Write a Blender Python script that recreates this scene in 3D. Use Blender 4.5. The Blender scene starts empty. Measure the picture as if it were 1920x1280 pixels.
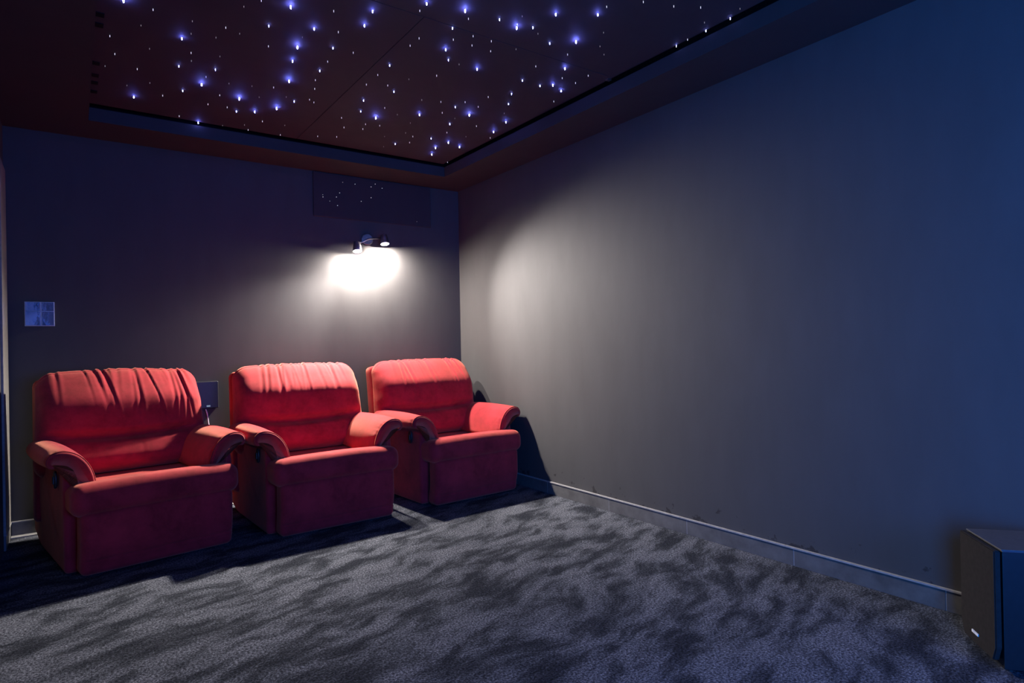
import bpy, bmesh, math, random
import numpy as np
from mathutils import Vector, Matrix
random.seed(7)
rng = np.random.default_rng(11)
SC = bpy.context.scene
COL = SC.collection

# ------------------------------------------------------------------ helpers
def link(o, parent=None):
    COL.objects.link(o)
    if parent is not None:
        o.parent = parent
    return o

def mesh_obj(name, V, F, mat, parent=None, smooth=True):
    me = bpy.data.meshes.new(name)
    me.from_pydata([tuple(map(float, v)) for v in V], [], [tuple(f) for f in F])
    me.update()
    if smooth:
        me.polygons.foreach_set('use_smooth', [True] * len(me.polygons))
    if mat is not None:
        me.materials.append(mat)
    return link(bpy.data.objects.new(name, me), parent)

def empty(name, loc=(0, 0, 0), rz=0.0):
    o = bpy.data.objects.new(name, None)
    o.empty_display_size = 0.1
    o.location = loc
    o.rotation_euler = (0, 0, rz)
    return link(o)

def tag(o, label, cat, group=None):
    o['label'] = label
    o['category'] = cat
    if group:
        o['group'] = group
    return o

def struct(o):
    o['kind'] = 'structure'
    return o

class MB:
    """collects shapes into one mesh"""
    def __init__(self):
        self.V = []; self.F = []
    def add(self, V, F):
        n = len(self.V)
        self.V += [tuple(map(float, v)) for v in V]
        self.F += [tuple(i + n for i in f) for f in F]
        return self
    def box(self, a, b):
        (x0, y0, z0), (x1, y1, z1) = a, b
        V = [(x0,y0,z0),(x1,y0,z0),(x1,y1,z0),(x0,y1,z0),(x0,y0,z1),(x1,y0,z1),(x1,y1,z1),(x0,y1,z1)]
        F = [(0,3,2,1),(4,5,6,7),(0,1,5,4),(1,2,6,5),(2,3,7,6),(3,0,4,7)]
        return self.add(V, F)
    def tube(self, pts, r, n=8, caps=True):
        V, F = tube(pts, r, n, caps)
        return self.add(V, F)
    def build(self, name, mat, parent=None, smooth=False, bevel=0.0, seg=2):
        o = mesh_obj(name, self.V, self.F, mat, parent, smooth)
        if bevel > 0:
            bm = bmesh.new(); bm.from_mesh(o.data)
            bmesh.ops.bevel(bm, geom=list(bm.edges), offset=bevel, segments=seg, profile=0.5, affect='EDGES')
            bm.to_mesh(o.data); bm.free()
        return o

def tube(pts, r, n=8, caps=True):
    P = [Vector(p) for p in pts]
    V, F = [], []
    up = Vector((0, 0, 1))
    prev = None
    for i, p in enumerate(P):
        t = (P[min(i + 1, len(P) - 1)] - P[max(i - 1, 0)]).normalized()
        if prev is None:
            a = t.cross(up)
            if a.length < 1e-3:
                a = t.cross(Vector((1, 0, 0)))
        else:
            a = prev - t * prev.dot(t)
        a.normalize(); prev = a
        b = t.cross(a)
        rr = r[i] if hasattr(r, '__len__') else r
        for k in range(n):
            an = 2 * math.pi * k / n
            V.append(p + a * (rr * math.cos(an)) + b * (rr * math.sin(an)))
    for i in range(len(P) - 1):
        for k in range(n):
            F.append((i*n+k, i*n+(k+1) % n, (i+1)*n+(k+1) % n, (i+1)*n+k))
    if caps:
        F.append(tuple(range(n-1, -1, -1)))
        F.append(tuple((len(P)-1)*n+k for k in range(n)))
    return V, F

def catmull(pts, per=8, closed=False):
    P = [np.array(p, float) for p in pts]
    n = len(P); out = []
    rngi = range(n) if closed else range(n - 1)
    for i in rngi:
        if closed:
            p0, p1, p2, p3 = P[i-1], P[i], P[(i+1) % n], P[(i+2) % n]
        else:
            p0, p1, p2, p3 = P[max(i-1, 0)], P[i], P[i+1], P[min(i+2, n-1)]
        for k in range(per):
            t = k / per
            out.append(0.5*((2*p1)+(-p0+p2)*t+(2*p0-5*p1+4*p2-p3)*t*t+(-p0+3*p1-3*p2+p3)*t**3))
    if not closed:
        out.append(P[-1])
    return np.array(out)

def cube_grid(nx, ny, nz):
    """surface grid of a [-1,1] cube, merged"""
    def ax(n):
        t = np.linspace(-1, 1, n + 1)
        return 0.55 * t + 0.45 * np.sin(t * math.pi / 2)
    X, Y, Z = ax(nx), ax(ny), ax(nz)
    V, F, key = [], [], {}
    def vid(x, y, z):
        k = (round(x, 6), round(y, 6), round(z, 6))
        i = key.get(k)
        if i is None:
            i = key[k] = len(V); V.append((x, y, z))
        return i
    def face(A, B, fn, flip):
        ids = [[vid(*fn(a, b)) for b in B] for a in A]
        for i in range(len(A) - 1):
            for j in range(len(B) - 1):
                q = (ids[i][j], ids[i+1][j], ids[i+1][j+1], ids[i][j+1])
                F.append(q if not flip else q[::-1])
    face(X, Y, lambda a, b: (a, b, 1.0), False)
    face(X, Y, lambda a, b: (a, b, -1.0), True)
    face(X, Z, lambda a, b: (a, -1.0, b), False)
    face(X, Z, lambda a, b: (a, 1.0, b), True)
    face(Y, Z, lambda a, b: (1.0, a, b), False)
    face(Y, Z, lambda a, b: (-1.0, a, b), True)
    return np.array(V), F

def round_box(h, r, nx, ny, nz):
    """rounded box with half sizes h, radius r -> verts, faces, normals"""
    C, F = cube_grid(nx, ny, nz)
    h = np.array(h, float)
    q = C * h
    inner = np.clip(q, -(h - r), h - r)
    d = q - inner
    L = np.linalg.norm(d, axis=1, keepdims=True)
    d = d / np.maximum(L, 1e-9)
    return inner + d * r, F, d

def g(x, w):
    return np.exp(-(x / w) ** 2)

def sstep(a, b, x):
    t = np.clip((x - a) / (b - a), 0, 1)
    return t * t * (3 - 2 * t)

def lumps(x, y, seed, n=14, f0=6, f1=30):
    r = np.random.default_rng(seed)
    s = 0
    for _ in range(n):
        f = r.uniform(f0, f1); a = r.uniform(0, 6.28); p = r.uniform(0, 6.28)
        s = s + np.sin(f * (np.cos(a) * x + np.sin(a) * y) + p) / (f / f0) ** 0.8
    return s / n

# ------------------------------------------------------------------ materials
def new_mat(name):
    m = bpy.data.materials.new(name); m.use_nodes = True
    nt = m.node_tree
    b = nt.nodes['Principled BSDF']
    return m, nt, b

def N(nt, kind, **kw):
    n = nt.nodes.new(kind)
    for k, v in kw.items():
        if k in n.inputs.keys():
            n.inputs[k].default_value = v
        else:
            setattr(n, k, v)
    return n

def ramp(nt, fac, stops):
    r = nt.nodes.new('ShaderNodeValToRGB')
    e = r.color_ramp.elements
    while len(e) < len(stops):
        e.new(0.5)
    for i, (p, c) in enumerate(stops):
        e[i].position = p; e[i].color = (*c, 1) if len(c) == 3 else c
    nt.links.new(fac, r.inputs['Fac'])
    return r.outputs['Color']

def plain(name, col, rough=0.6, metal=0.0, spec=0.5):
    m, nt, b = new_mat(name)
    tc = N(nt, 'ShaderNodeTexCoord')
    no = N(nt, 'ShaderNodeTexNoise', Scale=60.0, Detail=4.0)
    nt.links.new(tc.outputs['Object'], no.inputs['Vector'])
    c = ramp(nt, no.outputs['Fac'], [(0.3, tuple(x * 0.85 for x in col)), (0.7, tuple(min(1, x * 1.15) for x in col))])
    nt.links.new(c, b.inputs['Base Color'])
    b.inputs['Roughness'].default_value = rough
    b.inputs['Metallic'].default_value = metal
    b.inputs['Specular IOR Level'].default_value = spec
    return m

def mat_wall(name, col, scuffs=False):
    m, nt, b = new_mat(name)
    tc = N(nt, 'ShaderNodeTexCoord')
    mp = N(nt, 'ShaderNodeMapping'); mp.inputs['Scale'].default_value = (1, 1, 0.35)
    nt.links.new(tc.outputs['Object'], mp.inputs['Vector'])
    no = N(nt, 'ShaderNodeTexNoise', Scale=7.0, Detail=6.0, Roughness=0.6)
    nt.links.new(mp.outputs['Vector'], no.inputs['Vector'])
    c = ramp(nt, no.outputs['Fac'], [(0.3, tuple(x * 0.93 for x in col)), (0.7, tuple(x * 1.07 for x in col))])
    if scuffs:
        sx = N(nt, 'ShaderNodeSeparateXYZ'); nt.links.new(tc.outputs['Object'], sx.inputs[0])
        lo_ = N(nt, 'ShaderNodeMapRange'); lo_.inputs[1].default_value = 0.09; lo_.inputs[2].default_value = 0.26
        lo_.inputs[3].default_value = 0.20; lo_.inputs[4].default_value = 0.0
        nt.links.new(sx.outputs['Z'], lo_.inputs[0])
        ns = N(nt, 'ShaderNodeTexNoise', Scale=16.0, Detail=5.0, Roughness=0.6)
        nt.links.new(tc.outputs['Object'], ns.inputs['Vector'])
        ad = N(nt, 'ShaderNodeMath', operation='ADD')
        nt.links.new(ns.outputs['Fac'], ad.inputs[0]); nt.links.new(lo_.outputs[0], ad.inputs[1])
        mk = ramp(nt, ad.outputs[0], [(0.76, (0, 0, 0)), (0.80, (0.7, 0.7, 0.7))])
        mxs = N(nt, 'ShaderNodeMix', data_type='RGBA')
        nt.links.new(mk, mxs.inputs[0]); nt.links.new(c, mxs.inputs[6]); mxs.inputs[7].default_value = (0.012, 0.011, 0.011, 1)
        c = mxs.outputs[2]
    nt.links.new(c, b.inputs['Base Color'])
    n2 = N(nt, 'ShaderNodeTexNoise', Scale=260.0, Detail=3.0)
    nt.links.new(tc.outputs['Object'], n2.inputs['Vector'])
    n3 = N(nt, 'ShaderNodeTexNoise', Scale=5.0, Detail=3.0)
    nt.links.new(mp.outputs['Vector'], n3.inputs['Vector'])
    bp = N(nt, 'ShaderNodeBump', Strength=0.10, Distance=0.002)
    nt.links.new(n2.outputs['Fac'], bp.inputs['Height'])
    bp2 = N(nt, 'ShaderNodeBump', Strength=0.10, Distance=0.01)
    nt.links.new(n3.outputs['Fac'], bp2.inputs['Height'])
    nt.links.new(bp.outputs['Normal'], bp2.inputs['Normal'])
    nt.links.new(bp2.outputs['Normal'], b.inputs['Normal'])
    b.inputs['Roughness'].default_value = 0.75
    b.inputs['Specular IOR Level'].default_value = 0.25
    return m

def mat_carpet():
    m, nt, b = new_mat('carpet_pile')
    tc = N(nt, 'ShaderNodeTexCoord')
    # large brushed strokes in the nap
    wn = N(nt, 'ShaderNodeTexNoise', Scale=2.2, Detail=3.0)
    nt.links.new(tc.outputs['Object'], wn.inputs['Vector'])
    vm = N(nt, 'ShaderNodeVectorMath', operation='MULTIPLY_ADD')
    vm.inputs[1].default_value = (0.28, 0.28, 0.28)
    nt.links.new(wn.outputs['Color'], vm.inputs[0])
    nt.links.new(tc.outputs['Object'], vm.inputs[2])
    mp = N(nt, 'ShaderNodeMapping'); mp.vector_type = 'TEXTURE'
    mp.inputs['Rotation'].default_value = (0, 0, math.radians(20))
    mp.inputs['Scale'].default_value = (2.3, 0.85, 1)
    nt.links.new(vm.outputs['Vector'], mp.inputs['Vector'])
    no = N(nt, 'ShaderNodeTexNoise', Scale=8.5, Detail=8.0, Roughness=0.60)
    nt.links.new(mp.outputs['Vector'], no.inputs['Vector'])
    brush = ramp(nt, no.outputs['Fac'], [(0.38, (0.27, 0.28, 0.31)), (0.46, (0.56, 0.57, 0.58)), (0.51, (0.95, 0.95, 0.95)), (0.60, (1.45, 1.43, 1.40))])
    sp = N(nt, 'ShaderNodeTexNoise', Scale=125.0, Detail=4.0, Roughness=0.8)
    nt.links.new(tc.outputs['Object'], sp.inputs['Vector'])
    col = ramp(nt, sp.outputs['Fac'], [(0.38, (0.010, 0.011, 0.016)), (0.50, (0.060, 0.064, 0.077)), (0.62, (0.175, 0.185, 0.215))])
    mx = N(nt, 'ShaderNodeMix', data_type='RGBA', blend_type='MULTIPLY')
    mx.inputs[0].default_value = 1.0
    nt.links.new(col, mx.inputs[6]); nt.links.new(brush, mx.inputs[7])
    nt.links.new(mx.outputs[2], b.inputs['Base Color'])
    bp = N(nt, 'ShaderNodeBump', Strength=0.9, Distance=0.006)
    nt.links.new(sp.outputs['Fac'], bp.inputs['Height'])
    nt.links.new(bp.outputs['Normal'], b.inputs['Normal'])
    b.inputs['Roughness'].default_value = 0.95
    b.inputs['Specular IOR Level'].default_value = 0.03
    b.inputs['Sheen Weight'].default_value = 0.02
    b.inputs['Sheen Roughness'].default_value = 0.6
    return m

def mat_suede(name, col):
    m, nt, b = new_mat(name)
    tc = N(nt, 'ShaderNodeTexCoord')
    no = N(nt, 'ShaderNodeTexNoise', Scale=8.0, Detail=8.0, Roughness=0.72)
    nt.links.new(tc.outputs['Object'], no.inputs['Vector'])
    c = ramp(nt, no.outputs['Fac'], [(0.33, tuple(x * 0.66 for x in col)), (0.50, col), (0.67, tuple(min(1, x * 1.28) for x in col))])
    nt.links.new(c, b.inputs['Base Color'])
    n2 = N(nt, 'ShaderNodeTexNoise', Scale=420.0, Detail=2.0)
    nt.links.new(tc.outputs['Object'], n2.inputs['Vector'])
    bp = N(nt, 'ShaderNodeBump', Strength=0.25, Distance=0.0015)
    nt.links.new(n2.outputs['Fac'], bp.inputs['Height'])
    nt.links.new(bp.outputs['Normal'], b.inputs['Normal'])
    b.inputs['Roughness'].default_value = 0.9
    b.inputs['Specular IOR Level'].default_value = 0.15
    b.inputs['Sheen Weight'].default_value = 0.4
    b.inputs['Sheen Roughness'].default_value = 0.5
    b.inputs['Sheen Tint'].default_value = (1.0, 0.45, 0.28, 1)
    return m

def mat_emit(name, col, strength):
    m, nt, b = new_mat(name)
    nt.nodes.remove(b)
    e = N(nt, 'ShaderNodeEmission'); e.inputs['Color'].default_value = (*col, 1); e.inputs['Strength'].default_value = strength
    nt.links.new(e.outputs[0], nt.nodes['Material Output'].inputs[0])
    return m

def mat_tile():
    m, nt, b = new_mat('skirting_tile')
    tc = N(nt, 'ShaderNodeTexCoord')
    no = N(nt, 'ShaderNodeTexNoise', Scale=9.0, Detail=7.0, Roughness=0.65)
    nt.links.new(tc.outputs['Object'], no.inputs['Vector'])
    c = ramp(nt, no.outputs['Fac'], [(0.3, (0.065, 0.062, 0.06)), (0.7, (0.135, 0.13, 0.125))])
    nt.links.new(c, b.inputs['Base Color'])
    b.inputs['Roughness'].default_value = 0.5
    return m

M_WALL = mat_wall('charcoal_wall_paint', (0.059, 0.057, 0.057))
M_WALLR = mat_wall('charcoal_scuffed_wall_paint', (0.059, 0.057, 0.057), True)
M_CEIL = mat_wall('charcoal_ceiling_paint', (0.036, 0.033, 0.034))
M_CARPET = mat_carpet()
M_RED = mat_suede('red_suede', (0.31, 0.017, 0.027))
M_PIPE = mat_suede('red_piping', (0.30, 0.022, 0.022))
M_TILE = mat_tile()
M_LEDGE = plain('pale_skirting_edge', (0.30, 0.29, 0.28), 0.5)
M_BLACK = plain('black_plastic', (0.012, 0.012, 0.013), 0.45)
M_MATT = plain('matt_black_void', (0.008, 0.008, 0.009), 0.9, spec=0.1)
M_STARP = mat_wall('star_panel_cloth', (0.042, 0.034, 0.037))
M_METAL = plain('brushed_steel', (0.45, 0.44, 0.43), 0.35, 1.0)
M_WHITE = plain('white_plastic', (0.75, 0.75, 0.75), 0.4)
M_CASING = plain('pale_door_casing', (0.20, 0.185, 0.165), 0.6)
M_SUBCLOTH = plain('speaker_grille_cloth', (0.022, 0.019, 0.018), 0.95, spec=0.1)
M_SUBBODY = plain('speaker_cabinet_finish', (0.008, 0.0085, 0.010), 0.4)

# ------------------------------------------------------------------ camera (solved from the room's lines)
FPX, YAW, PIT, ROL = 1162.45, 0.6164, 0.0041, -0.0196
CAM = np.array([-2.6611, -4.4997, 1.03])
_F = np.array([math.sin(YAW)*math.cos(PIT), math.cos(YAW)*math.cos(PIT), math.sin(PIT)])
_R = np.array([math.cos(YAW), -math.sin(YAW), 0.0])
_U = np.cross(_R, _F)
R2 = math.cos(ROL)*_R + math.sin(ROL)*_U
U2 = -math.sin(ROL)*_R + math.cos(ROL)*_U
cd = bpy.data.cameras.new('camera')
cd.sensor_width = 36.0; cd.lens = FPX * 36.0 / 1920.0; cd.clip_start = 0.02
co = link(bpy.data.objects.new('camera', cd))
co.matrix_world = Matrix(((R2[0], U2[0], -_F[0], CAM[0]), (R2[1], U2[1], -_F[1], CAM[1]),
                          (R2[2], U2[2], -_F[2], CAM[2]), (0, 0, 0, 1)))
SC.camera = co

def on_plane(u, v, axis, val):
    d = _F + R2*(u-960)/FPX - U2*(v-640)/FPX
    return CAM + d*((val-CAM[axis])/d[axis])

# ------------------------------------------------------------------ room shell
H = 2.3185            # underside of the lowered ceiling border
XL = -2.969           # left wall
YF = -6.3             # front end of the room, behind the camera
RX0, RX1, RY1 = -2.573, -0.3226, -0.3484   # recess in the ceiling
RH = 2.47             # back of the recess
T = 0.15

struct(MB().box((XL-T, YF, -0.1), (T, T, 0.0)).build('floor', M_CARPET))
struct(MB().box((XL-T, 0.0, 0.0), (T, T, RH+T)).build('wall_back', M_WALL))
struct(MB().box((0.0, YF, 0.0), (T, 0.0, RH+T)).build('wall_right', M_WALLR))
# left wall, with the daylit doorway it has towards the front of the room
DY0, DY1, DZ = -5.95, -4.85, 2.05
struct(MB().box((XL-T, DY1, 0), (XL, 0, RH+T)).box((XL-T, YF, 0), (XL, DY0, RH+T))
       .box((XL-T, DY0, DZ), (XL, DY1, RH+T)).build('wall_left', M_WALL))
struct(MB().box((XL-T, YF-T, 0), (T, YF, RH+T)).build('wall_front', M_WALL))
# ceiling: lowered border round a recess, all one solid
cb = MB(); LZ = 2.392       # the border's upstand stops just short of the panels
cb.box((XL, RY1, H), (0, 0, LZ))                   # along the back wall
cb.box((RX1, YF, H), (0, RY1, LZ))                 # along the right wall
cb.box((XL, YF, H), (RX0, RY1, LZ))                # along the left wall
struct(cb.build('ceiling', M_CEIL))
# black void above the border and the panels
vb = MB()
vb.box((XL, RY1+0.09, LZ), (0, 0, RH)).box((RX1+0.09, YF, LZ), (0, RY1+0.09, RH)).box((XL, YF, LZ), (RX0-0.05, RY1+0.09, RH))
vb.box((XL, YF, RH), (0, 0, RH+T))
struct(vb.build('trim_3', M_MATT))

# skirting tiles, right wall: one run of tiles with open joints
BH = 0.078
br = MB(); joints = [-0.012, -0.55, -1.145, -1.744, -2.332, -2.932, -3.532, -4.13, -4.73, -5.33, YF]
for a, b in zip(joints[:-1], joints[1:]):
    br.box((-0.010, b+0.0015, 0), (0, a-0.0015, BH))
o = struct(br.build('baseboard_right', M_TILE, bevel=0.0012))
o2 = MB().box((-0.014, YF, BH), (0, -0.012, BH+0.006)).build('ledge', M_LEDGE, o)
jb = MB()
for y in joints[1:-1]:
    jb.box((-0.0095, y-0.0012, 0.002), (-0.001, y+0.0012, BH-0.001))
jb.build('grout', M_LEDGE, o)
bb = MB(); xs = [XL+0.012, -2.4, -1.8, -1.2, -0.6, -0.012]
for a, b in zip(xs[:-1], xs[1:]):
    bb.box((a+0.0015, -0.010, 0), (b-0.0015, 0, BH))
o = struct(bb.build('baseboard_back', M_TILE, bevel=0.0012))
MB().box((XL+0.012, -0.016, BH), (-0.012, 0, BH+0.006)).build('ledge', M_LEDGE, o)
# strip of bare floor tile left between the carpet and the back skirting
struct(MB().box((XL+0.012, -0.062, 0.0), (-0.03, -0.0105, 0.006)).build('trim_1', M_LEDGE))
bl = MB().box((XL, -0.31, 0), (XL+0.010, -0.012, BH))
o = struct(bl.build('baseboard_left', M_TILE))
MB().box((XL, -0.31, BH), (XL+0.014, -0.012, BH+0.006)).build('ledge', M_LEDGE, o)
# pale casing on the left wall beside the corner
struct(MB().box((XL, -0.33, BH+0.006), (XL+0.012, -0.03, 2.06)).build('trim_2', M_CASING, bevel=0.002))

# ------------------------------------------------------------------ star ceiling
ZS = 2.408
def star_mat(col, s, nm): return mat_emit(nm, col, s)
BLUE = (0.30, 0.34, 1.0)
S_MATS = [star_mat((0.75, 0.72, 0.85), 0.6, 'fibre_faint'), star_mat((0.70, 0.70, 0.95), 1.6, 'fibre_dim'),
          star_mat((0.22, 0.26, 1.0), 60, 'fibre_mid'), star_mat((0.15, 0.18, 1.0), 300, 'fibre_bright'),
          star_mat((0.15, 0.18, 1.0), 520, 'fibre_brightest')]

STARS = []
A = """275,1,3 1216,35,3 603,215,2.6 1347,160,2.2 1253,262,3 1226,342,2.6 1206,453,3.5 714,472,3 926,552,3 1136,606,3 1013,627,2.5
695,688,2.5 1694,660,3 1630,142,2.5 1676,62,2.5 333,544,2 1092,146,1.7 608,510,1.5 792,392,1.6 586,372,1.3 910,626,1.7 1235,570,1.4
1379,398,1.4 1453,270,1.4 1625,565,1.7 1609,626,1.9 1772,368,1.7 1796,515,1.6 1744,606,1.2 1803,810,1.7 441,54,1 373,144,.7 198,202,1
226,303,1 421,275,.7 655,297,1 352,388,1 294,481,.7 423,467,.7 495,537,1 816,535,1.2 739,432,1 850,155,1 952,38,.7 1050,3,.8 662,120,.5
928,190,.5 1090,260,.9 1457,62,1.1 1483,180,1 1567,296,1 1423,346,1 1281,210,.5 1354,450,1 1350,499,1 1321,560,1 1346,575,1 1119,491,1
997,485,.6 868,470,.6 1038,547,.7 750,586,1 858,603,.9 588,653,1.1 1056,682,1 976,730,.8 955,703,.4 1182,705,.7 832,706,.5 1157,758,1.1
1367,766,1.1 1474,769,1.2 1515,716,1 1501,662,1 1621,725,.8 1636,698,.8 1716,706,1 1641,475,.9 1705,421,.8 1761,480,.8 1887,256,1
1880,446,.6 1888,692,.6 1902,767,1 1884,801,1 1862,748,.6 1738,825,.7 1815,645,.5 657,343,.5 817,318,.4 795,212,.4 655,190,.4 171,372,.4
1743,768,.4 1190,546,.5"""
for t in A.split():
    x, y, s = map(float, t.split(',')); STARS.append((x/3+140, y/3, s))
B = """240,15,2.5 209,48,1 413,45,3 428,84,.8 356,127,1.8 360,178,1 206,172,.8 326,222,2.2 338,270,1.8 449,162,.9 444,204,.8
386,290,.7 285,340,.8 467,310,2.8 218,450,.7 304,458,.9 413,459,1.1 310,507,.9 369,482,1.4 208,515,2.8 432,515,3 472,480,1.2 517,436,.9
622,422,1.4 608,468,1.8 589,510,.7 597,548,2.2 541,592,2.8 526,620,.8 464,567,.8 344,558,1.8 367,533,.4 331,596,.9 417,615,.5 260,623,1.8
338,640,2.5 388,660,2.4 280,664,2.4 263,694,2 337,730,.9 568,88,1.6 645,122,3 648,110,1 670,74,.7 718,124,1.3 741,152,.6
821,64,2.8 1010,65,2.4 912,185,4 794,195,1.3 874,245,1 862,307,2 850,351,1 808,382,2.1 845,408,2.1 750,386,1.5 671,362,1.6 731,298,.8
642,222,.6 531,185,1 528,230,.8 812,456,1 910,373,1 967,340,1 1036,147,.7 1020,209,.7 1038,246,.5 1050,30,.8 1215,8,1 1352,28,.8
1473,33,1.2 1608,84,1.9 1503,141,1.6 1414,178,1 1365,207,1.9 1490,102,.5 1650,40,.6"""
for t in B.split():
    x, y, s = map(float, t.split(',')); STARS.append((x/2.4+700, y/2.4, s))

SEAM_X, SEAM_Y, PG = -1.44, -2.185, 0.020
def panel(name, x0, x1, y0, y1):
    return MB().box((x0, y0, ZS), (x1, y1, ZS+0.016)).build(name, M_STARP, bevel=0.0015)
PANELS = []
for (x0, x1, y0, y1, lab) in [
    (RX0+0.004, SEAM_X-0.0012, SEAM_Y+0.0012, RY1-PG, 'dark star ceiling panel above the leftmost red armchair, at the recess back left'),
    (SEAM_X+0.0012, RX1-PG, SEAM_Y+0.0012, RY1-PG, 'dark star ceiling panel nearest the wall lamp, filling the back right recess corner'),
    (RX0+0.004, RX1-PG, -4.2, SEAM_Y-0.0012, 'dark star ceiling panel cut by the top of the photo, nearest the viewer')]:
    p = tag(panel('star_ceiling_panel', x0, x1, y0, y1), lab, 'ceiling panel', 'fibre optic star ceiling panels')
    PANELS.append((p, x0, x1, y0, y1))
star_mesh = {}
def star_me(cls):
    # a short fibre end hanging from the panel: stalk with a domed tip
    if cls not in star_mesh:
        r, h, L = [(0.0007, 0.002, 0.007), (0.0010, 0.002, 0.009), (0.0013, 0.002, 0.009), (0.0017, 0.003, 0.010), (0.0023, 0.004, 0.012)][cls]
        V, F = tube([(0, 0, 0.0), (0, 0, -h), (0, 0, -h-L*0.8), (0, 0, -h-L)], [r*0.7, r, r, r*0.5], 8)
        me = bpy.data.meshes.new('star'); me.from_pydata([tuple(v) for v in V], [], F); me.update()
        me.materials.append(M_MATT)
        me.materials.append(S_MATS[cls]); star_mesh[cls] = me
        for p in me.polygons:
            p.material_index = 0 if p.center.z > -h*0.9 else 1
    return star_mesh[cls]
for (u, v, s) in STARS:
    P = on_plane(u, v, 2, ZS - 0.005)
    cls = 0 if s < 0.75 else 1 if s < 1.25 else 2 if s < 1.95 else 3 if s < 2.95 else 4
    best = min(PANELS, key=lambda q: max(q[1]-P[0], P[0]-q[2], q[3]-P[1], P[1]-q[4]))
    x = min(max(P[0], best[1]+0.006), best[2]-0.006); y = min(max(P[1], best[3]+0.006), best[4]-0.006)
    so = bpy.data.objects.new('star', star_me(cls)); so.location = (x, y, ZS + 0.0005)
    link(so, best[0])
# small bright clip at the panel joint and dark tabs along the left edge
P = on_plane(1153, 147, 2, ZS)
c = MB().box((-0.02, -0.010, -0.004), (0.006, 0.010, 0.003)).build('clip', M_METAL, PANELS[1][0]); c.location = (P[0]-0.012, SEAM_Y+0.03, ZS-0.001)
for v in (25, 45, 118, 141, 155, 172):
    P = on_plane(180, v, 2, ZS)
    c = MB().box((0.0, -0.02, -0.003), (0.03, 0.02, 0.001)).build('edge_tab', M_MATT, PANELS[0][0] if P[1] > SEAM_Y else PANELS[2][0], bevel=0.001)
    c.location = (RX0+0.006, P[1], ZS-0.0005)

# star panel hung on the back wall above the lamp
wp = tag(MB().box((-1.222, -0.014, 1.989), (-0.268, -0.001, 2.312)).build('star_wall_panel', M_STARP, bevel=0.002),
         'dark rectangular panel with tiny white stars on the back wall above the lamp', 'wall panel')
S_W = [mat_emit('wall_fibre_faint', (0.8, 0.8, 0.9), 0.35), mat_emit('wall_fibre', (0.85, 0.85, 0.95), 0.8)]
for t in "615,263,1 790,292,1.1 835,262,.8 910,308,1 447,358,1 265,402,1 263,378,.5 412,403,.8 340,447,.6 424,496,.9 683,450,1.1 790,411,1 480,243,.4 1290,672,.6".split():
    x, y, s = map(float, t.split(','))
    P = on_plane(x/5.82+560, y/5.82+300, 1, -0.015)
    if not (-1.215 < P[0] < -0.275): continue
    V, F = tube([(0, 0, 0), (0, -0.003, 0), (0, -0.0045, 0)], [0.0022, 0.0022, 0.001], 8)
    so = mesh_obj('star', V, F, S_W[1 if s >= 0.75 else 0], wp)
    so.location = (P[0], -0.0135, min(max(P[2], 1.995), 2.306))

# ------------------------------------------------------------------ recliners
def profile_normals(P):
    t = np.roll(P, -1, 0) - np.roll(P, 1, 0)
    n = np.stack([t[:, 1], -t[:, 0]], 1)
    return n / np.maximum(np.linalg.norm(n, axis=1, keepdims=True), 1e-9)

ARM_PROFILE = [(0.262, 0.385), (0.258, 0.42), (0.268, 0.470), (0.292, 0.520), (0.328, 0.557), (0.372, 0.576), (0.412, 0.574),
               (0.436, 0.556), (0.443, 0.530), (0.430, 0.510), (0.410, 0.508), (0.376, 0.500), (0.352, 0.474), (0.342, 0.430), (0.340, 0.385)]
# (x from the chair's middle, height): runs inner bottom -> top -> outer tip -> back under to the seat

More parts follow.
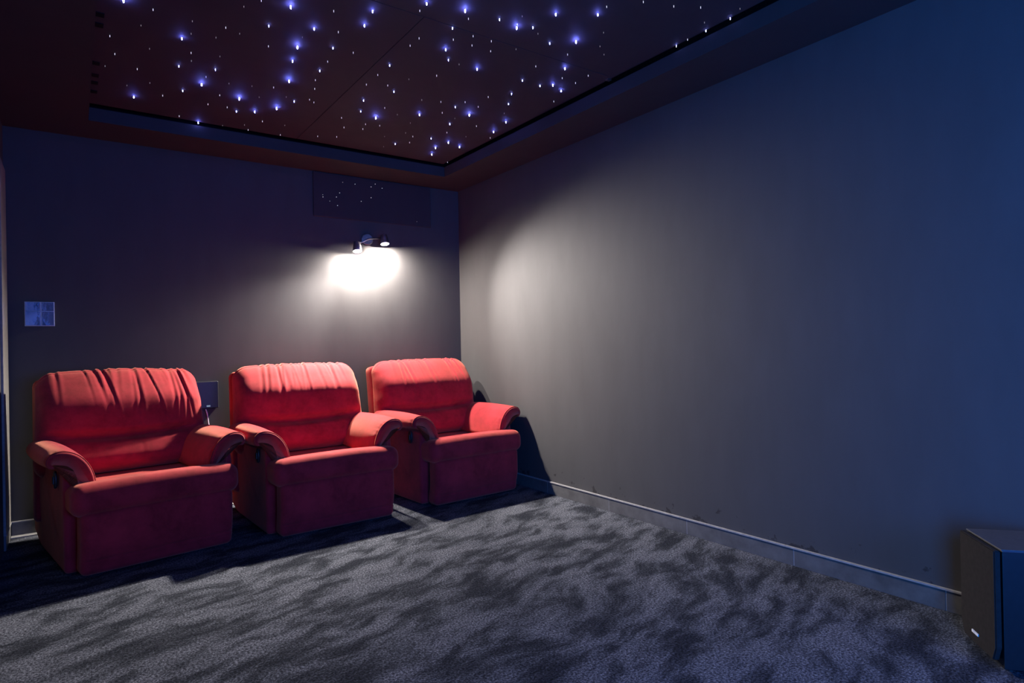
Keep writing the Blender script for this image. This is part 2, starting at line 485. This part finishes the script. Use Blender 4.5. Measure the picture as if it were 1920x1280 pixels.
def arm_mesh(sgn, seed):
    P = catmull(ARM_PROFILE, 7, closed=True)
    # make sure orientation gives outward normals
    area = 0.5*np.sum(P[:, 0]*np.roll(P[:, 1], -1) - np.roll(P[:, 0], -1)*P[:, 1])
    if area < 0: P = P[::-1]
    Nn = profile_normals(P)
    cen = P.mean(0)
    y0, y1 = -0.935, -0.36
    n = len(P)
    arc = np.concatenate([[0], np.cumsum(np.linalg.norm(np.diff(P, axis=0), axis=1))])
    r = np.random.default_rng(seed)
    ph = r.uniform(0, 6.28, 4)
    rows = []
    re = 0.014
    ys = [(y0, -re)] + [(y0 + re*(1-math.cos(a)) , -re*(1-math.sin(a))) for a in np.linspace(0, math.pi/2, 5)]
    ys += [(y, 0.0) for y in np.linspace(y0+re+0.004, y1-re, 54)]
    ys += [(y1 - re*(1-math.cos(a)), -re*(1-math.sin(a))) for a in np.linspace(math.pi/2, 0, 5)]
    top = sstep(0.45, 0.54, P[:, 1])
    for y, inset in ys:
        t = (y - y0) / (y1 - y0)
        Q = P + Nn*inset
        # padding: fuller in the middle of the run, pinched at the front seam
        d = y - (y0 + 0.022)
        puff = 0.012*math.sin(math.pi*min(max((t-0.03)/0.97, 0), 1))**0.6 if t > 0.03 else 0
        seam = -0.005*math.exp(-(d/0.006)**2)
        gath = 0.0022*np.sin(arc*190 + ph[0] + 3*np.sin(arc*33+ph[1]))*(math.exp(-max(d, 0)/0.030) if d > 0 else 0)
        gath2 = 0.0018*np.sin(arc*75 + ph[2])*(math.exp(-max(d-0.03, 0)/0.10) if d > 0.01 else 0)
        Q = Q + Nn*((puff + seam + (gath + gath2))[:, None] if hasattr(gath, '__len__') else puff + seam)
        rows.append(np.stack([sgn*Q[:, 0], np.full(n, y) , Q[:, 1]], 1))
    V = np.concatenate(rows)
    F = []
    m = len(rows)
    for i in range(m-1):
        for k in range(n):
            q = (i*n+k, i*n+(k+1) % n, (i+1)*n+(k+1) % n, (i+1)*n+k)
            F.append(q if sgn > 0 else q[::-1])
    a = tuple(range(n)); b = tuple((m-1)*n+k for k in range(n))
    F.append(a[::-1] if sgn > 0 else a); F.append(b if sgn > 0 else b[::-1])
    # piping path round the front edge of the pad
    front = P + Nn*0.001
    pipe = [(sgn*q[0], y0+0.012, q[1]) for q in front]
    return V, F, pipe

def back_mesh(seed, lean_lumps=1.0):
    hx, ht, hw, r = 0.405, 0.098, 0.285, 0.088
    V, F, D = round_box((hx, ht, hw), r, 150, 26, 110)
    x, d, w = V[:, 0], V[:, 1], V[:, 2]            # d<0 is the front
    s = (w + hw) / (2*hw)                          # 0 bottom .. 1 top
    xr = x / hx
    front = sstep(0.35, 0.95, -D[:, 1])
    topw = sstep(0.55, 1.0, s)
    rr = np.random.default_rng(seed)
    # bulges of the two front sections and the smiling crease between them
    cre = 0.33 + 0.05*xr**2
    bul = 0.030*np.exp(-((s-0.64)/0.26)**2)*(1-0.75*np.abs(xr)**4) + 0.018*np.exp(-((s-0.13)/0.12)**2)*(1-np.abs(xr)**4)
    crease = -0.046*np.exp(-((s-cre)/0.040)**2)*(1-0.85*np.abs(xr)**3)
    soft = 0.010*lumps(x, w, seed+1, 16, 6, 26)
    disp = front*(bul + crease + soft)
    # gathers falling from the top seam
    gth = 0
    ng = 17
    xs = np.sort(rr.uniform(-0.34, 0.34, ng))
    for xi in xs:
        A = rr.uniform(0.003, 0.0110); wd = rr.uniform(0.006, 0.012); L = rr.uniform(0.06, 0.26); sl = rr.uniform(-0.18, 0.18)
        dist = (1-s)*2*hw + np.maximum(d + ht*0.3, 0)
        prof = np.exp(-(dist/L)**1.6)*sstep(-0.02, 0.035, dist+0.01)
        gth = gth - A*(g(x - xi - sl*dist, wd) - 0.5*g(x - xi - sl*dist - 1.9*wd, wd) )*prof
    onfront = sstep(-0.25, 0.30, -D[:, 1] + 0.6*D[:, 2])
    disp = disp + gth*onfront
    # side pulls near the left and right edges
    side = np.exp(-((1-np.abs(xr))*hx/0.07)**2)*sstep(0.25, 0.5, s)
    disp = disp + 0.004*side*onfront*lumps(w, x*0.25 + np.sign(x)*3.1, seed+9, 12, 35, 95)*1.6
    # top seam: a stitched line just in front of the crest
    crest = np.arctan2(-D[:, 1], np.maximum(D[:, 2], 1e-6))
    seamv = np.exp(-((crest-0.55)/0.07)**2)*(D[:, 2] > 0.05)
    disp = disp - 0.0060*seamv
    V = V + D*disp[:, None]
    # slight taper, saggy top line
    x, d, w = V[:, 0], V[:, 1], V[:, 2]
    s = (w + hw) / (2*hw)
    x = x*(1.045 - 0.075*s)
    d = d + 0.075*sstep(0.62, 1.03, s)*np.clip((ht - d)/(2*ht), 0, 1.2)     # the head roll leans away
    w = w + 0.012*topw*(np.cos(xr*math.pi*0.5) - 0.6) + 0.008*topw*lumps(x, x*0, seed+5, 8, 7, 20)
    # lean back: middle line from (y,z)=(-.405,.375) to (-.300,.935)
    a = math.radians(10.5)
    ym, zm = -0.350, 0.652
    Y = ym + w*math.sin(a)*1.0 + d*math.cos(a)
    Z = zm + w*math.cos(a) - d*math.sin(a)*1.0
    return np.stack([x, Y, Z], 1), F

def seat_mesh(seed):
    h = (0.372, 0.29, 0.072)
    V, F, D = round_box(h, 0.048, 90, 60, 24)
    x, y, z = V[:, 0], V[:, 1], V[:, 2]
    f = (y + h[1])/(2*h[1])                        # 0 at the front
    up = np.maximum(D[:, 2], 0)
    crown = 0.010*(1-(x/h[0])**2)*np.exp(-((f-0.15)/0.3)**2)
    tuck = 0.0
    z2 = z + up*(crown - 0.055*sstep(0.10, 0.75, f)) + 0.005*up*lumps(x, y, seed, 12, 8, 30)
    # front roll: belly of the cushion swells forward a little
    y2 = y - 0.012*np.maximum(-D[:, 1], 0)*np.exp(-((z+0.01)/0.05)**2) + 0.004*np.maximum(-D[:, 1], 0)*lumps(x, z, seed+3, 10, 8, 26)
    # stitched line on the top front edge
    an = np.arctan2(np.maximum(-D[:, 1], 0), D[:, 2])
    gro = 0.0*np.exp(-((an-0.95)/0.08)**2)*(D[:, 2] > -0.2)*(-D[:, 1] > 0.1)
    V = np.stack([x, y2, z2], 1) + D*gro[:, None]
    V[:, 0] *= 1.0
    V = V + np.array([0, -0.745, 0.352])
    return V, F

def foot_mesh(seed):
    h = (0.337, 0.055, 0.147)
    V, F, D = round_box(h, 0.030, 80, 14, 60)
    x, y, z = V[:, 0], V[:, 1], V[:, 2]
    fr = np.maximum(-D[:, 1], 0)
    z0 = -0.078
    dis = fr*(0.010*(1-(x/h[0])**4)*np.exp(-((z-0.03)/0.10)**2) + 0.0035*lumps(x, z, seed, 14, 7, 26)
              - 0.0042*np.exp(-((z-z0)/0.0042)**2))
    V = V + D*dis[:, None]
    V[:, 1] += 0.020*sstep(0.0, -0.13, z)*1.0       # lower edge rolls under
    V = V + np.array([0, -0.978, 0.155])
    return V, F

def side_mesh(sgn, seed):
    h = (0.036, 0.405, 0.235)
    V, F, D = round_box(h, 0.020, 8, 70, 50)
    x, y, z = V[:, 0], V[:, 1], V[:, 2]
    out = np.maximum(D[:, 0]*sgn, 0)
    dis = out*(0.010*(1-(y/h[1])**2)*(1-(z/h[2])**2) + 0.003*lumps(y, z, seed, 12, 6, 20))
    # curved seam sweeping down the side to the front
    arcz = -0.10 + 0.30*sstep(-0.36, 0.10, y)
    dis = dis - out*0.004*np.exp(-((z-arcz)/0.004)**2)
    frn = np.maximum(-D[:, 1], 0)
    dis = dis + frn*0.004*np.sin(z*60+seed)*sstep(0.02, 0.12, z)
    dis = dis - frn*0.006*np.exp(-((z-0.045)/0.006)**2)
    V = V + D*dis[:, None]
    # rear lower corner rises towards the back
    V[:, 2] += 0.05*sstep(0.20, 0.42, V[:, 1])*sstep(0.0, -0.2, V[:, 2])
    V = V + np.array([sgn*0.342, -0.500, 0.243])
    return V, F

def recliner(loc, rz, seed, label):
    root = tag(empty('recliner_armchair', loc, rz), label, 'armchair', 'red recliner armchairs')
    V, F = back_mesh(seed); mesh_obj('backrest', V, F, M_RED, root)
    # upholstered shell behind the back cushion
    V, F, D = round_box((0.392, 0.050, 0.375), 0.030, 30, 8, 30)
    a = math.radians(10.5); w = V[:, 2]; d = V[:, 1]
    X = V[:, 0]*(1.02 - 0.03*(w/0.375))
    V = np.stack([X, -0.255 + w*math.sin(a) + d*math.cos(a), 0.515 + w*math.cos(a) - d*math.sin(a)], 1)
    mesh_obj('back_shell', V, F, M_RED, root)
    V, F = seat_mesh(seed+20); mesh_obj('seat_cushion', V, F, M_RED, root)
    V, F = foot_mesh(seed+30); mesh_obj('footrest', V, F, M_RED, root)
    for sgn in (-1, 1):
        V, F = side_mesh(sgn, seed+40+sgn); mesh_obj('side_panel', V, F, M_RED, root)
        V, F, pipe = arm_mesh(sgn, seed+50+sgn)
        arm = mesh_obj('armrest', V, F, M_RED, root)
        V, F = tube(pipe + [pipe[0]], 0.0032, 6, False)
        mesh_obj('piping', V, F, M_PIPE, arm)
    # dark frame under the seat and the four glides it stands on
    MB().box((-0.30, -0.86, 0.045), (0.30, -0.13, 0.20)).build('underframe', M_BLACK, root, bevel=0.004)
    for x in (-0.27, 0.27):
        for y in (-0.82, -0.17):
            V, F = tube([(x, y, 0.0), (x, y, 0.012), (x, y, 0.05)], [0.022, 0.022, 0.014], 14)
            mesh_obj('foot', V, F, M_BLACK, root, smooth=False)
    MB().box((-0.24, -0.905, 0.030), (0.24, -0.893, 0.042)).build('footrest_rail', M_METAL, root, bevel=0.001)
    # release lever: dark cup in the outer side, with its finger pull
    cup, F, D = round_box((0.006, 0.024, 0.042), 0.0058, 6, 20, 30)
    cy, cz = cup[:, 1], cup[:, 2]
    rr = np.maximum(np.sqrt((cy/0.024)**2 + (cz/0.042)**2), 1e-6); mx = np.maximum(np.abs(cy)/0.024, np.abs(cz)/0.042)
    sc = mx/rr
    cup = np.stack([cup[:, 0], cy*sc, cz*sc], 1) + np.array([-0.392, -0.800, 0.435])
    lv = mesh_obj('release_lever', cup, F, M_BLACK, root)
    MB().box((-0.404, -0.812, 0.415), (-0.394, -0.792, 0.452)).build('finger_pull', M_BLACK, lv, bevel=0.003)
    return root

recliner((-2.49, -0.02, 0), math.radians(10), 101, 'red suede recliner armchair nearest the left corner, shadow falling across its backrest')
recliner((-1.468, -0.02, 0), math.radians(2.5), 202, 'red suede recliner armchair in the middle of the row of three')
recliner((-0.532, 0.03, 0), math.radians(4), 303, 'red suede recliner armchair nearest the right wall, below the wall lamp')

# ------------------------------------------------------------------ wall lamp with two spot heads
lamp = tag(empty('wall_lamp', (-0.815, 0, 1.83)), 'two headed spotlight fitting glowing on the back wall above the armchairs', 'wall lamp')
V, F = tube([(0, -0.001, 0.02), (0, -0.014, 0.02), (0, -0.018, 0.02)], [0.045, 0.045, 0.038], 32)
mesh_obj('mount_plate', V, F, M_METAL, lamp, smooth=False)
# head position, the way it points, where its reflector beam is aimed, beam power and cone
HEADS = [((-0.925, -0.085, 1.742), (-0.02, -0.20, -0.98), (-2.18, -0.88, 0.38), 370.0, 92),
         ((-0.705, -0.085, 1.812), (0.02, -0.20, -0.98), (0.0, -1.65, 0.95), 340.0, 78)]
M_BULB = mat_emit('bulb_face', (1.0, 0.91, 0.83), 9500)
V, F = tube([(HEADS[0][0][0]+0.815-0.0, -0.045, HEADS[0][0][2]+0.05-1.83), (0, -0.045, 0.02), (HEADS[1][0][0]+0.815, -0.045, HEADS[1][0][2]+0.05-1.83)], 0.006, 10)
mesh_obj('arm_bar', V, F, M_METAL, lamp)
V, F = tube([(0, -0.012, 0.02), (0, -0.048, 0.02)], 0.007, 10)
mesh_obj('stem', V, F, M_METAL, lamp)
for (p, ax, aim, beam, cone) in HEADS:
    a = Vector(ax).normalized(); p = Vector(p)
    base = p - Vector((-0.815, 0, 1.83))
    back = base - a*0.075
    # tapered shade, open at the front, with real wall thickness
    e1 = a.orthogonal().normalized(); e2 = a.cross(e1)
    V, F = [], []
    prof = [(-0.075, 0.012), (-0.071, 0.024), (-0.030, 0.030), (0.0, 0.033), (0.0, 0.0305), (-0.030, 0.0275)]
    for (t, r) in prof:
        for k in range(28):
            an = 2*math.pi*k/28
            V.append(base + a*t + e1*(r*math.cos(an)) + e2*(r*math.sin(an)))
    for i in range(len(prof)-1):
        for k in range(28):
            F.append((i*28+k, i*28+(k+1) % 28, (i+1)*28+(k+1) % 28, (i+1)*28+k))
    F.append(tuple(range(27, -1, -1))); F.append(tuple(5*28+k for k in range(28)))
    hd = mesh_obj('spot_head', V, F, M_METAL, lamp, smooth=False)
    # domed bulb glass, just showing below the rim of its shade; it gives the wide light
    ring = [(0.0215*math.cos(t), 0.0215*math.sin(t)) for t in np.linspace(0, math.pi/2*0.98, 9)]
    V, F = tube([base - a*0.026] + [base + a*(h_ - 0.0175) for r_, h_ in ring], [0.0215] + [r_ for r_, h_ in ring], 24)
    mesh_obj('bulb', V, F, M_BULB, hd)
    V, F = tube([back + a*0.035, Vector((back.x*0.4+base.x*0.6, -0.045, base.z+0.05))], 0.005, 8)
    mesh_obj('swivel', V, F, M_METAL, hd)
    sd = bpy.data.lights.new('lamp_beam', 'SPOT'); sd.energy = beam; sd.color = (1.0, 0.93, 0.87)
    sd.spot_size = math.radians(cone); sd.spot_blend = 1.0; sd.shadow_soft_size = 0.018
    so = link(bpy.data.objects.new('lamp_beam', sd)); so.location = p + a*0.022
    so.rotation_euler = (Vector(aim) - p).to_track_quat('-Z', 'Y').to_euler()

# ------------------------------------------------------------------ things on the back wall
P0 = on_plane(46, 611, 1, -0.02); P1 = on_plane(102, 566, 1, -0.02)
m, nt, b = new_mat('glossy_glass_cover')
b.inputs['Base Color'].default_value = (0.10, 0.16, 0.26, 1); b.inputs['Roughness'].default_value = 0.08; b.inputs['Metallic'].default_value = 0.85
tc = N(nt, 'ShaderNodeTexCoord'); no = N(nt, 'ShaderNodeTexNoise', Scale=14.0, Detail=3.0)
nt.links.new(tc.outputs['Object'], no.inputs['Vector'])
nt.links.new(ramp(nt, no.outputs['Fac'], [(0.35, (0.30, 0.42, 0.62)), (0.65, (0.62, 0.72, 0.95))]), b.inputs['Base Color'])
bp = N(nt, 'ShaderNodeBump', Strength=0.12, Distance=0.01); nt.links.new(no.outputs['Fac'], bp.inputs['Height']); nt.links.new(bp.outputs['Normal'], b.inputs['Normal'])
M_GLASSC = m
xa, xb, za, zb = P0[0], P1[0], P0[2], P1[2]
sw = tag(empty('wall_switch_panel', ((xa+xb)/2, 0, (za+zb)/2)), 'small square blue shiny switch panel on the back wall above the leftmost armchair', 'switch panel')
hw_, hh_ = (xb-xa)/2, (zb-za)/2
MB().box((-hw_, -0.010, -hh_), (hw_, 0, hh_)).build('back_plate', plain('grey_plate', (0.5, 0.52, 0.56), 0.35), sw, bevel=0.001)
mid = 0.005
for (a0, a1) in ((-hw_+0.003, mid-0.004), (mid+0.004, hw_-0.004)):
    MB().box((a0, -0.016, hh_*0.22+0.0015), (a1, -0.009, hh_-0.003)).build('cover', M_GLASSC, sw, bevel=0.001)
    MB().box((a0, -0.017, -hh_+0.004), (a1, -0.009, hh_*0.22-0.0015)).build('rocker', M_GLASSC, sw, bevel=0.001)

P0 = on_plane(372, 766, 1, -0.02); P1 = on_plane(402, 714, 1, -0.02)
wb = tag(empty('wall_box', ((P0[0]+P1[0])/2, 0, (P0[2]+P1[2])/2)), 'small black box on the back wall behind the left armchair backrest', 'wall box')
hx_, hz_ = (P1[0]-P0[0])/2+0.02, (P1[2]-P0[2])/2
MB().box((-hx_, -0.045, -hz_), (hx_, 0, hz_)).build('housing', M_BLACK, wb, bevel=0.004)
q = on_plane(391, 761, 1, -0.047)
ind = MB().box((-0.011, -0.0015, -0.005), (0.011, 0.003, 0.005)).build('indicator_window', mat_emit('pale_indicator', (0.55, 0.7, 1.0), 0.35), wb, bevel=0.001)
ind.location = (q[0]-wb.location.x, -0.046, q[2]-wb.location.z)
pts = [on_plane(u, v, 1, yy) for u, v, yy in ((386, 767, -0.02), (389, 778, -0.025), (393, 803, -0.02), (404, 838, -0.02), (424, 866, -0.015), (440, 889, -0.012), (449, 904, -0.012), (462, 918, -0.03))]
V, F = tube([tuple(p) for p in catmull(pts, 6)], 0.0035, 8)
tag(mesh_obj('cable', V, F, M_WHITE), 'thin pale cable drooping down the back wall from the small black box', 'cable')

# ------------------------------------------------------------------ subwoofer by the right wall
k = 0.03/1.03
Pa = CAM + (on_plane(1803, 1181, 2, 0.0)-CAM)*(1-k); Pb = CAM + (on_plane(1868, 1243, 2, 0.0)-CAM)*(1-k)
Pa[2] = Pb[2] = 0
ux = Vector(Pa - Pb).normalized()                 # across the front, towards the wall
wd = (Pa - Pb)[0]/ux.x
dv = Vector((-ux.y, ux.x, 0))
if dv.y > 0: dv = -dv                              # into the depth, away from the chairs
sub = tag(empty('subwoofer', tuple(Pb), math.atan2(ux.y, ux.x)), 'black box subwoofer standing on the carpet beside the right wall', 'subwoofer')
dep, hz = 0.25, 0.372
sgn = 1 if Vector((-ux.y, ux.x, 0)).dot(dv) > 0 else -1
def sb(x0, x1, d0, d1, z0, z1):
    return MB().box((x0, min(sgn*d0, sgn*d1), z0), (x1, max(sgn*d0, sgn*d1), z1))
sb(0.0, wd, 0.022, dep, 0.012, hz).build('cabinet', M_SUBBODY, sub, bevel=0.002)
sb(0.0, wd, 0.020, dep, hz, hz+0.004).build('lit_top_slab', plain('speaker_top_painted_light', (0.06, 0.06, 0.065), 0.5), sub, bevel=0.001)  # added thin slab, paler than the cabinet: light on the top put into colour
# grille: chamfered at its lower corners
pr = [(0.001, 0.075), (0.020, 0.030), (wd-0.020, 0.030), (wd-0.001, 0.075), (wd-0.001, hz-0.001), (0.001, hz-0.001)]
V = [(x, sgn*0.0, z) for x, z in pr] + [(x, sgn*0.018, z) for x, z in pr]
F = [tuple(range(6)), tuple(range(11, 5, -1))] + [(i, i+6, (i+1) % 6+6, (i+1) % 6) for i in range(6)]
gr = mesh_obj('grille', V, F, M_SUBCLOTH, sub, smooth=False)
bm = bmesh.new(); bm.from_mesh(gr.data); bmesh.ops.recalc_face_normals(bm, faces=bm.faces)
bmesh.ops.bevel(bm, geom=list(bm.edges), offset=0.003, segments=2, affect='EDGES'); bm.to_mesh(gr.data); bm.free()
bx = wd*0.565
bd = MB()
xx = bx-0.021
for wl in (0.006, 0.005, 0.006, 0.004, 0.006, 0.006):
    bd.box((xx, min(-sgn*0.003, 0), 0.062), (xx+wl, max(-sgn*0.003, 0), 0.070)); xx += wl+0.0013
bd.build('badge', plain('badge_silver', (0.8, 0.8, 0.8), 0.35), gr)
for x in (0.03, wd-0.03):
    for d in (0.05, dep-0.03):
        V, F = tube([(x, sgn*d, 0), (x, sgn*d, 0.013)], 0.014, 12)
        mesh_obj('foot', V, F, M_BLACK, sub, smooth=False)

# ------------------------------------------------------------------ daylight entering from the doorway on the left, behind the camera
ld = bpy.data.lights.new('daylight', 'AREA'); ld.shape = 'RECTANGLE'; ld.size = 1.0; ld.size_y = 1.9
ld.energy = 90.0; ld.color = (0.01, 0.24, 1.0)
lo = link(bpy.data.objects.new('daylight', ld)); lo.location = (XL-0.10, (DY0+DY1)/2, 1.05)
lo.rotation_euler = Vector((1.0, 0.25, 0)).to_track_quat('-Z', 'Y').to_euler()
ld.spread = math.radians(140)
# dim blue fill, added for ceiling border and chair fronts; no screen here
ld = bpy.data.lights.new('front_blue_fill', 'AREA'); ld.shape = 'RECTANGLE'; ld.size = 2.0; ld.size_y = 1.1
ld.energy = 100.0; ld.color = (0.07, 0.20, 1.0)
lo = link(bpy.data.objects.new('front_blue_fill', ld)); lo.location = (-1.4, YF+0.06, 1.15)
lo.rotation_euler = Vector((0, 1.0, 0)).to_track_quat('-Z', 'Y').to_euler()

w = bpy.data.worlds.new('world'); SC.world = w; w.use_nodes = True
w.node_tree.nodes['Background'].inputs[0].default_value = (0.02, 0.04, 0.10, 1)
w.node_tree.nodes['Background'].inputs[1].default_value = 0.02

vs = SC.view_settings
vs.view_transform = 'Standard'; vs.look = 'None'; vs.gamma = 1.0; vs.exposure = 0.0
vs.use_curve_mapping = False
SC.cycles.use_denoising = True
SC.cycles.max_bounces = 8
SC.cycles.diffuse_bounces = 6
SC.cycles.sample_clamp_indirect = 6.0
